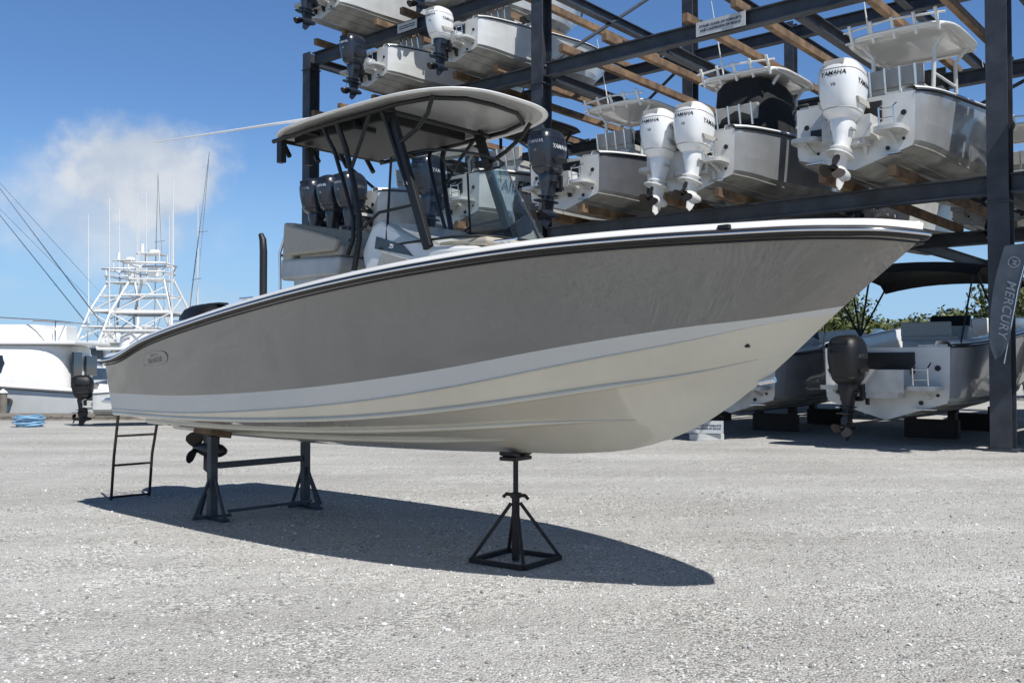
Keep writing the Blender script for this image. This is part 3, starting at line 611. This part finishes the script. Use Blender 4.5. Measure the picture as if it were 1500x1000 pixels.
# ================================================================= MARINA
def yacht(kind,label,loc,rz,k,name):
    e=thing(name,label,'yacht',loc,rz)
    wm='white'
    def obj(nm,mb,mats,bev=0,par=None):
        for i,v in enumerate(mb.v): mb.v[i]=(v[0]*k,v[1]*k,v[2]*k)
        return mk(nm,mb,mats,par or e,bev)
    mb=MB()
    poly=GH.build(mb,[(0,1,4,0),(1,2,2,0),(2,3,2,0),(3,4,5,0)],30);mb.add(poly,[tuple(range(len(poly)))],0)
    mb.v=[(v[0]*1.6,v[1]*1.5,(v[2]-1.1)*1.3) for v in mb.v];obj('hull',mb,[wm])
    mb=MB();GH.cap(mb,lin([(0,1.5),(3,1.5),(3.2,2.0),(7.97,2.3)]),0,0,.15,24);mb.tube(GH.sheer(40,.012,.0),.03,6,1);mb.v=[(v[0]*1.6,v[1]*1.5,(v[2]-1.1)*1.3) for v in mb.v];obj('deck',mb,[wm,'txtdim'])
    def wl(L,e_=5): return [[(x,y,z) for x,y,_ in sring((a+b)/2,0,0,(b-a)/2,w,36,e_)] for z,a,b,w in L]
    mb=MB();mb.loft(wl(((.9,2.9,10.2,1.38),(1.55,2.95,9.3,1.36),(1.75,2.97,8.6,1.34),(2.1,3.0,7.8,1.28),(2.5,3.02,6.9,1.2),(2.6,3.1,6.7,1.1))),0);obj('cabin',mb,[wm])
    mb=MB();mb.loft(wl(((1.78,3.7,8.55,1.35),(2.08,3.8,7.88,1.30),(2.30,4.0,7.4,1.255))),0);obj('window',mb,['darkglass'])
    mb=MB();mb.box((2.93,-.5,2.0),(.06,.8,.6),0);obj('window',mb,['darkglass'],.02)
    mb=MB();mb.box((2.90,.55,1.75),(.06,.6,1.3),0);obj('door',mb,['darkglass'],.02)
    if kind=='m':
        for x in(4.2,5.5,6.9,8.3):
            mb=MB();mb.tube([(x,1.5,1.0),(x,2.02,1.0)],.10,12,0);obj('porthole',mb,['darkglass'])
    mb=MB();mb.box((4.6,0,2.66),(3.9,2.6,.10),0);mb.loft(wl(((2.7,3.7,6.6,1.15),(3.0,3.8,6.0,1.12),(3.2 if kind=='m' else 3.4,3.9,5.5,1.08)),4),0);mb.box((3.5,0,2.95),(.4,.8,.5),0);obj('flybridge',mb,[wm],.04)
    for sg in(-1,1):
        mb=MB()
        pts=[(x,sg*w,z) for x,w,z in((6.9,1.62,2.15),(8.5,1.45,2.3),(10.2,1.15,2.42),(11.6,.75,2.5),(12.6,.1,2.5))];mb.tube(pts,.018,5,0)
        for p in pts[:-1]: mb.tube([(p[0],p[1],p[2]-.55),p],.014,5,0)
        obj('bow_rail',mb,['chrome'])
    if kind=='s':
        T=MB();tp=5.2;q=1.35
        for sg in(-1,1):
            for x0,x1 in((2.7,3.9),(6.1,5.0)):
                T.tube([(x0,sg*1.3,2.7),(x0*.5+x1*.5,sg*1.08,3.95),(x1,sg*.6,tp)],.035*q,6)
            T.tube([(3.0,sg*1.2,3.3),(5.8,sg*1.2,3.3)],.025*q,6);T.tube([(3.3,sg*1.08,3.95),(5.55,sg*1.08,3.95)],.03*q,6);T.tube([(3.6,sg*.82,4.6),(5.25,sg*.82,4.6)],.025*q,6)
            T.tube([(3.3,sg*1.08,3.95),(5.2,sg*.82,4.6)],.018*q,6);T.tube([(2.85,sg*1.2,2.8),(5.5,sg*1.08,3.9)],.018*q,6)
            for j in range(8): z=2.9+j*.3;T.tube([(2.85+(z-2.7)*.42,sg*(1.25-(z-2.7)*.26),z),(3.4+(z-2.7)*.36,sg*(1.25-(z-2.7)*.26),z)],.014*q,5)
        for z,x0,x1,w in((3.3,2.95,5.9,1.2),(3.95,3.3,5.55,1.08),(4.6,3.6,5.25,.82)):
            T.tube([(x0,-w,z),(x0,w,z)],.028*q,6);T.tube([(x1,-w,z),(x1,w,z)],.028*q,6)
        T.tube([(2.8,-1.25,2.75),(3.3,1.08,3.95)],.018*q,5);T.tube([(2.8,1.25,2.75),(3.3,-1.08,3.95)],.018*q,5);T.tube([(3.3,1.08,3.95),(3.75,-.7,4.9)],.018*q,5)
        T.tube([(3.6,-.7,5.75),(3.6,.7,5.75),(4.95,.7,5.75),(4.95,-.7,5.75)],.03*q,6,0,True)
        T.tube([(3.7,-.65,5.45),(3.7,.65,5.45),(4.95,.65,5.45),(4.95,-.65,5.45)],.02*q,6,0,True)
        for x in(3.8,4.9):
            for sg in(-1,1): T.tube([(x,sg*.6,tp),(x,sg*.65,5.75)],.025*q,6)
        T.box((4.4,0,tp),(1.3,1.2,.05));T.box((4.45,0,4.02),(2.2,2.1,.06));T.box((4.6,0,5.5),(.25,.4,.3));T.box((4.4,0,6.15),(1.0,.8,.04))
        for x in(3.95,4.8):
            for sg in(-1,1): T.tube([(x,sg*.4,5.75),(x,sg*.4,6.15)],.02*q,5)
        T.tube([(4.6,0,6.15),(4.6,0,6.32)],.22,12);T.tube([(4.2,.3,6.2),(4.2,.3,6.5)],.07,8)
        obj('tuna_tower',T,['white'])
        for sg,dx,dy,dz in((-1,-3.6,1.9,6.2),(1,-3.6,3.2,6.0)):
            O=MB();a=Vector((4.3,sg*1.25,2.9));b=a+Vector((dx,sg*dy,dz));O.tube([a,a*.5+b*.5,b],[.026,.02,.010],6,0)
            for f in(.35,.6):
                c=a*(1-f)+b*f;O.tube([c+Vector((-.15,0,0)),c+Vector((.3,sg*.2,.1))],.010,5)
            O.tube([a+Vector((.4,sg*.25,1.3)),b],.008,4,0);O.tube([a,a+Vector((.4,sg*.25,1.3))],.014,4,0)
            obj('outrigger',O,['chrome'])
        for x,y,h in((3.3,1.1,8.0),(3.3,-1.1,7.6),(5.6,1.0,8.6),(4.9,-.6,9.2),(5.6,-1.3,8.2)):
            A=MB();A.tube([(x,y,3.4 if h<8.4 else 5.2),(x-.1,y,h)],[.03,.016],6,0);obj('antenna',A,['white'])
    else:
        A=MB();A.tube([(3.3,-1.1,2.7),(3.3,-1.1,3.3),(3.3,1.1,3.3),(3.3,1.1,2.7)],.02,6,0)
        for sg in(-1,1): A.tube([(3.3,sg*1.1,3.3),(5.0,sg*1.1,3.4)],.02,6)
        obj('flybridge_rail',A,['chrome'])
    return e
yacht('s','white sportfishing yacht with tall tuna tower and outriggers',(-15.7,36.6,-.95),math.radians(91),1.2,'sportfishing_yacht')
yacht('s','white sportfishing yacht with tower moored behind another yacht',(-25.3,54.5,-1.0),math.radians(84),1.5,'sportfishing_yacht')
yacht('m','white cabin cruiser with dark windows moored at the quay',(-11.2,32.4,-.7),math.radians(181),1.12,'motor_yacht')
yacht('m','white motor yacht with enclosed cabin in the marina',(-21.6,40,-1.0),math.radians(88),1.05,'motor_yacht')
sk=rack_boat('small white skiff with black outboard by the quay','skiff',at=(-10.7,24.6,.25),rz=math.radians(15),side='whull',console=False,mcol='cowlblack',tcol='txtdim',wr='MERCURY',motors=((0,-.25),),mh=1.3,sc=.5,name='skiff',text_=('SUNSHINE',.15,1.0,'txtdark'))
mb=MB()
for k in range(7):
    r=.30+.04*(k%3)+.02*math.sin(k*3);mb.tube([(r*math.cos(a)+.03*math.sin(k*2),r*math.sin(a)*.8,.03+.04*k+.02*math.sin(a*2+k)) for a in[2*math.pi*j/30 for j in range(30)]],.02,6,0,True)
o=mk('hose_coil',mb,['hose'],None,loc=(-12.2,24.2,0));tag(o,'coiled light blue water hose on the gravel','hose')
dk=thing('dock','weathered grey wooden dock along the water','dock',(-15,27.8,0),.03)
mb=MB()
for k in range(60): mb.box((-9+k*.3,0,.10),(.27,1.6,.05),0)
mb.box((0,-.75,-.02),(18,.12,.16),0);mb.box((0,.75,-.02),(18,.12,.16),0);mk('deck_boards',mb,['dockwood'],dk)
for x,y in((-12.3,29.6),(-19,29.8),(-15.8,29.7)):
    mb=MB();mb.tube([(0,0,-2),(0,0,.7)],[.14,.12],12,0);mb.tube([(0,0,.7),(0,0,.82)],[.15,.02],12,1);o=mk('mooring_piling',mb,['dockwood','white'],None,loc=(x,y,0));tag(o,'round wooden mooring piling with white cap','piling','mooring pilings')
# ================================================================= VEGETATION
def tree_mesh(seed,h,w):
    r=np.random.default_rng(seed);tr=MB()
    for k in range(4):
        a=r.uniform(0,6.28);d=r.uniform(.2,w*.45);tr.tube([(0,0,0),(d*.3*math.cos(a),d*.3*math.sin(a),h*.3),(d*math.cos(a),d*math.sin(a),h*.75)],[.14,.09,.03],6,0)
    lf=MB();lob=[(r.uniform(-w*.45,w*.45),r.uniform(-w*.35,w*.35),r.uniform(.25,.86)*h,r.uniform(.10,.22)*w) for _ in range(30)]
    vs=[];fs=[]
    for cx,cy,cz,R in lob:
        for _ in range(210):
            v=r.normal(size=3);v/=np.linalg.norm(v);q=R*r.uniform(.45,1.15);c=np.array([cx,cy,cz])+v*q*np.array([1,1,.75])
            n=v+r.normal(size=3)*.6;n/=np.linalg.norm(n);t=np.cross(n,r.normal(size=3));t/=np.linalg.norm(t);b=np.cross(n,t);s_=r.uniform(.07,.15)
            o=len(vs);vs+=[c+t*s_,c+b*s_*.6,c-t*s_,c-b*s_*.6];fs.append((o,o+1,o+2,o+3))
    lf.add(vs,fs,0);return tr,lf
TM=[]
for sd,h,w in((1,4.6,5),(2,5.4,6),(3,3.8,5)):
    a,b=tree_mesh(sd,h,w);A=mk('trunk',a,['bark']);B_=mk('crown',b,['leaf'],recalc=False);TM.append((A.data,B_.data));bpy.data.objects.remove(A);bpy.data.objects.remove(B_)
def tree(x,y,i,s,rz,z=0,lab='bushy green mangrove tree along the shore'):
    e=thing('mangrove_tree',lab,'tree',(x,y,z),rz,'mangrove trees around the yard');inst('trunk',TM[i][0],e,scale=s);inst('crown',TM[i][1],e,scale=s)
k=0
for x in np.arange(12,52,3.0): tree(x+random.uniform(-.8,.8),47-(x-12)*.12+random.uniform(-1,1),k%3,random.uniform(.9,1.15),random.uniform(0,6),lab='bushy green mangrove tree behind the boat yard');k+=1
for x in np.arange(-62,-35,2.6): tree(x,86+random.uniform(-2,2),k%3,random.uniform(.75,.9) if x<-38 else .55,random.uniform(0,6),-.5);k+=1
for x in np.arange(-56,-14,4.5): tree(x,118+random.uniform(-2,2),k%3,random.uniform(.45,.65),random.uniform(0,6),-.5);k+=1
# ================================================================= GROUND / WATER
def gravel():
    m=bpy.data.materials.new('crushed_gravel');m.use_nodes=True;nt=m.node_tree;N=nt.nodes;L=nt.links;p=N['Principled BSDF'];p.inputs['Roughness'].default_value=.9
    p.inputs['Specular IOR Level'].default_value=.2
    tc=N.new('ShaderNodeTexCoord')
    def noise(s,d=4):
        n=N.new('ShaderNodeTexNoise');n.inputs['Scale'].default_value=s;n.inputs['Detail'].default_value=d;L.new(tc.outputs['Object'],n.inputs['Vector']);return n
    def ramp(a,b,ca,cb):
        r=N.new('ShaderNodeValToRGB');r.color_ramp.elements[0].position=a;r.color_ramp.elements[1].position=b;r.color_ramp.elements[0].color=(*ca,1);r.color_ramp.elements[1].color=(*cb,1);return r
    v=N.new('ShaderNodeTexVoronoi');v.inputs['Scale'].default_value=58;L.new(tc.outputs['Object'],v.inputs['Vector'])
    v2=N.new('ShaderNodeTexVoronoi');v2.inputs['Scale'].default_value=130;L.new(tc.outputs['Object'],v2.inputs['Vector'])
    sep=N.new('ShaderNodeSeparateColor');L.new(v.outputs['Color'],sep.inputs[0])
    r1=ramp(0,1,(.27,.262,.245),(.86,.85,.82));L.new(sep.outputs[0],r1.inputs[0])
    sep2=N.new('ShaderNodeSeparateColor');L.new(v2.outputs['Color'],sep2.inputs[0])
    r2=ramp(0,1,(.38,.372,.352),(.74,.73,.705));L.new(sep2.outputs[1],r2.inputs[0])
    n1=noise(1.3,6);rm=ramp(.42,.6,(0,0,0),(1,1,1));L.new(n1.outputs['Fac'],rm.inputs[0])
    mx=N.new('ShaderNodeMix');mx.data_type='RGBA';L.new(rm.outputs[0],mx.inputs['Factor']);L.new(r1.outputs[0],mx.inputs['A']);L.new(r2.outputs[0],mx.inputs['B'])
    # worn wheel-track bands and broad patches
    mp=N.new('ShaderNodeMapping');mp.inputs['Rotation'].default_value=(0,0,.35);mp.inputs['Scale'].default_value=(.16,1.1,1);L.new(tc.outputs['Object'],mp.inputs['Vector'])
    n4=N.new('ShaderNodeTexNoise');n4.inputs['Scale'].default_value=.9;n4.inputs['Detail'].default_value=5;L.new(mp.outputs[0],n4.inputs['Vector'])
    r4=ramp(.38,.62,(.86,.855,.845),(1,1,1));L.new(n4.outputs['Fac'],r4.inputs[0])
    n2=noise(.35,7);r3=ramp(.3,.7,(.78,.775,.765),(1.0,1.0,.995));L.new(n2.outputs['Fac'],r3.inputs[0])
    mu=N.new('ShaderNodeMix');mu.data_type='RGBA';mu.blend_type='MULTIPLY';mu.inputs['Factor'].default_value=1;L.new(mx.outputs['Result'],mu.inputs['A']);L.new(r3.outputs[0],mu.inputs['B'])
    mu2=N.new('ShaderNodeMix');mu2.data_type='RGBA';mu2.blend_type='MULTIPLY';mu2.inputs['Factor'].default_value=1;L.new(mu.outputs['Result'],mu2.inputs['A']);L.new(r4.outputs[0],mu2.inputs['B'])
    L.new(mu2.outputs['Result'],p.inputs['Base Color'])
    b=N.new('ShaderNodeBump');b.inputs['Strength'].default_value=1.0;b.inputs['Distance'].default_value=.012;b.invert=True
    L.new(v.outputs['Distance'],b.inputs['Height'])
    b2=N.new('ShaderNodeBump');b2.inputs['Strength'].default_value=.6;b2.inputs['Distance'].default_value=.07;n3=noise(4,7);L.new(n3.outputs['Fac'],b2.inputs['Height']);L.new(b.outputs['Normal'],b2.inputs['Normal'])
    L.new(b2.outputs['Normal'],p.inputs['Normal']);return m
M['gravel']=gravel()
mb=MB();mb.add([(-300,-80,0),(400,-80,0),(400,900,0),(-5,900,0),(-6,28.2,0),(-300,12,0)],[(0,1,2,3,4,5)],0)
mb.add([(-5,900,0),(-6,28.2,0),(-300,12,0),(-5,900,-3),(-6,28.2,-3),(-300,12,-3)],[(0,1,4,3),(1,2,5,4)],0)
g=mk('ground',mb,['gravel'],recalc=False);g['kind']='structure'
mw=bpy.data.materials.new('harbour_water');mw.use_nodes=True;p=mw.node_tree.nodes['Principled BSDF'];p.inputs['Base Color'].default_value=(.03,.08,.09,1);p.inputs['Roughness'].default_value=.08
n=mw.node_tree.nodes.new('ShaderNodeTexNoise');n.inputs['Scale'].default_value=1.5;n.inputs['Detail'].default_value=5;b=mw.node_tree.nodes.new('ShaderNodeBump');b.inputs['Distance'].default_value=.08
tc=mw.node_tree.nodes.new('ShaderNodeTexCoord');mw.node_tree.links.new(tc.outputs['Object'],n.inputs['Vector']);mw.node_tree.links.new(n.outputs['Fac'],b.inputs['Height']);mw.node_tree.links.new(b.outputs['Normal'],p.inputs['Normal'])
M['water']=mw
mb=MB();mb.add([(-900,0,-1.1),(50,0,-1.1),(50,1500,-1.1),(-900,1500,-1.1)],[(0,1,2,3)],0);w=mk('water',mb,['water'],recalc=False);w['kind']='structure'
mb=MB();mb.add([(-900,84,-1.05),(-6,112,-1.05),(-6,115,.1),(-900,86,.1),(-6,1500,.1),(-900,1500,.1)],[(0,1,2,3),(3,2,4,5)],0);w=mk('terrain',mb,[mat('shore_scrub',(.10,.13,.05),.9,0,0,.4,.5)],recalc=False);w['kind']='structure'
vs=[];fs=[]
ico=[(0,0,1),(.89,0,.45),(.28,.85,.45),(-.72,.53,.45),(-.72,-.53,.45),(.28,-.85,.45),(.72,.53,-.45),(-.28,.85,-.45),(-.89,0,-.45),(-.28,-.85,-.45),(.72,-.53,-.45),(0,0,-1)]
icf=[(0,1,2),(0,2,3),(0,3,4),(0,4,5),(0,5,1),(1,6,2),(2,7,3),(3,8,4),(4,9,5),(5,10,1),(6,7,2),(7,8,3),(8,9,4),(9,10,5),(10,6,1),(6,11,7),(7,11,8),(8,11,9),(9,11,10),(10,11,6)]
mm=[]
for k in range(20000):
    y=3.0+9*rng.random()**1.6;x=rng.uniform(-.62,.62)*y;s_=rng.uniform(.0035,.009)*(1+.9*(rng.random()<.06));o=len(vs);a=rng.uniform(0,6.28);sc3=rng.uniform(.6,1.3,3)
    for q in ico:
        px,py,pz=q[0]*sc3[0],q[1]*sc3[1],q[2]*sc3[2]*.7;j=1+.18*rng.normal()
        vs.append((x+s_*j*(px*math.cos(a)-py*math.sin(a)),y+s_*j*(px*math.sin(a)+py*math.cos(a)),s_*(.35+pz*j)))
    c=int(rng.integers(0,3))
    for f in icf: fs.append(tuple(i+o for i in f));mm.append(c)
mb=MB();mb.v=vs;mb.f=[list(f) for f in fs];mb.m=mm;mb.s=[False]*len(fs)
st=mk('gravel',mb,[mat('stone_pale',(.78,.77,.745),.9),mat('stone_mid',(.52,.51,.49),.9),mat('stone_dark',(.29,.28,.265),.9)],recalc=False);st['kind']='stuff';st['label']='loose crushed stones scattered over the gravel yard';st['category']='gravel'
# ================================================================= LIGHT / SKY / CAMERA
sd=Vector((.42,-.60,1)).normalized()
sun=bpy.data.lights.new('sun','SUN');sun.energy=5.0;sun.angle=math.radians(.5);sun.color=(1,.975,.93);so=bpy.data.objects.new('sun',sun);COL.objects.link(so);so.rotation_euler=sd.to_track_quat('Z','Y').to_euler()
W=bpy.data.worlds.new('World');SC.world=W;W.use_nodes=True;nt=W.node_tree;N=nt.nodes;L=nt.links
bg=N['Background'];sky=N.new('ShaderNodeTexSky');sky.sky_type='NISHITA';sky.sun_disc=False;sky.sun_elevation=math.asin(sd.z);sky.sun_rotation=math.atan2(sd.x,sd.y)
sky.air_density=1.0;sky.dust_density=.2;sky.ozone_density=1.0
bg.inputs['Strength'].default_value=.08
tc=N.new('ShaderNodeTexCoord')
def vm(op,a,b=None):
    n=N.new('ShaderNodeVectorMath');n.operation=op;L.new(a,n.inputs[0])
    if b is not None: n.inputs[1].default_value=b
    return n
def mt(op,a,b,c=None):
    n=N.new('ShaderNodeMath');n.operation=op
    for i,q in enumerate((a,b,c)):
        if q is None: continue
        if isinstance(q,(int,float)): n.inputs[i].default_value=q
        else: L.new(q,n.inputs[i])
    return n.outputs[0]
def mr(v,a,b,c=0,d=1):
    n=N.new('ShaderNodeMapRange');n.interpolation_type='SMOOTHSTEP';L.new(v,n.inputs[0])
    for i,q in enumerate((a,b,c,d)): n.inputs[i+1].default_value=q
    return n.outputs[0]
G=tc.outputs['Generated']
nz=N.new('ShaderNodeTexNoise');nz.inputs['Scale'].default_value=15;nz.inputs['Detail'].default_value=10;nz.inputs['Roughness'].default_value=.55;L.new(G,nz.inputs['Vector'])
nz2=N.new('ShaderNodeTexNoise');nz2.inputs['Scale'].default_value=6;nz2.inputs['Detail'].default_value=6
st2=vm('MULTIPLY',G,(1,1,3.5));L.new(st2.outputs[0],nz2.inputs['Vector'])
def blob(c,sc_,r0,r1,amp):
    c=Vector(c).normalized();d=vm('SUBTRACT',G,tuple(c));d=vm('MULTIPLY',d.outputs[0],sc_);ln=vm('LENGTH',d.outputs[0])
    q=mt('MULTIPLY_ADD',nz.outputs['Fac'],amp,ln.outputs['Value']);return mr(q,r0+amp*.5,r1+amp*.5,1,0)
m1=blob((-.39,1,.20),(.85,1,1.25),.045,.085,.10)
m2=blob((-.43,1,.16),(.8,1,1.4),.02,.11,.12)
m3=mr(nz2.outputs['Fac'],.46,.78);sepv=N.new('ShaderNodeSeparateXYZ');L.new(G,sepv.inputs[0])
low=mr(sepv.outputs['Z'],.02,.20,1,0);lf_=mr(sepv.outputs['X'],-.35,.05,1,0)
m3=mt('MULTIPLY',mt('MULTIPLY',m3,low),mt('MULTIPLY',lf_,.75))
mm_=mt('MAXIMUM',mt('MAXIMUM',mt('MULTIPLY',m1,.82),mt('MULTIPLY',m2,.6)),m3)
cc=N.new('ShaderNodeMix');cc.data_type='RGBA';sh=mr(nz.outputs['Fac'],.40,.62);L.new(sh,cc.inputs['Factor']);cc.inputs['A'].default_value=(9.8,9.9,10.0,1);cc.inputs['B'].default_value=(7.4,8.0,8.8,1)
tint=vm('MULTIPLY',sky.outputs[0],(.82,1.14,1.55))
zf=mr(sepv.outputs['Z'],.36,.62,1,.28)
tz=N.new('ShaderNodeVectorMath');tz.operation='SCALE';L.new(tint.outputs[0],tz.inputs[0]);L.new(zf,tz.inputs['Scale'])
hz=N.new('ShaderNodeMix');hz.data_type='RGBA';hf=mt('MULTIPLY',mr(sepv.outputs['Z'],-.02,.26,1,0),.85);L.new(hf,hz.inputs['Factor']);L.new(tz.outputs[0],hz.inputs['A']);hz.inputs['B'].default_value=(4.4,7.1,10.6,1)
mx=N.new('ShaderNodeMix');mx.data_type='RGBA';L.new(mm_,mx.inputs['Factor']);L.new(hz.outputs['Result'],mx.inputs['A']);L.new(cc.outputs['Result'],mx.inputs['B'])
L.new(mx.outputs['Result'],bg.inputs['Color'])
cam=bpy.data.cameras.new('camera');cam.lens=33.6;cam.sensor_width=36;cam.clip_end=4000;co=bpy.data.objects.new('camera',cam);COL.objects.link(co)
co.location=(0,0,1.55);co.rotation_euler=(math.radians(90)+math.atan(35/1400),0,0);SC.camera=co
SC.view_settings.view_transform='Standard';SC.view_settings.look='None';SC.view_settings.exposure=0
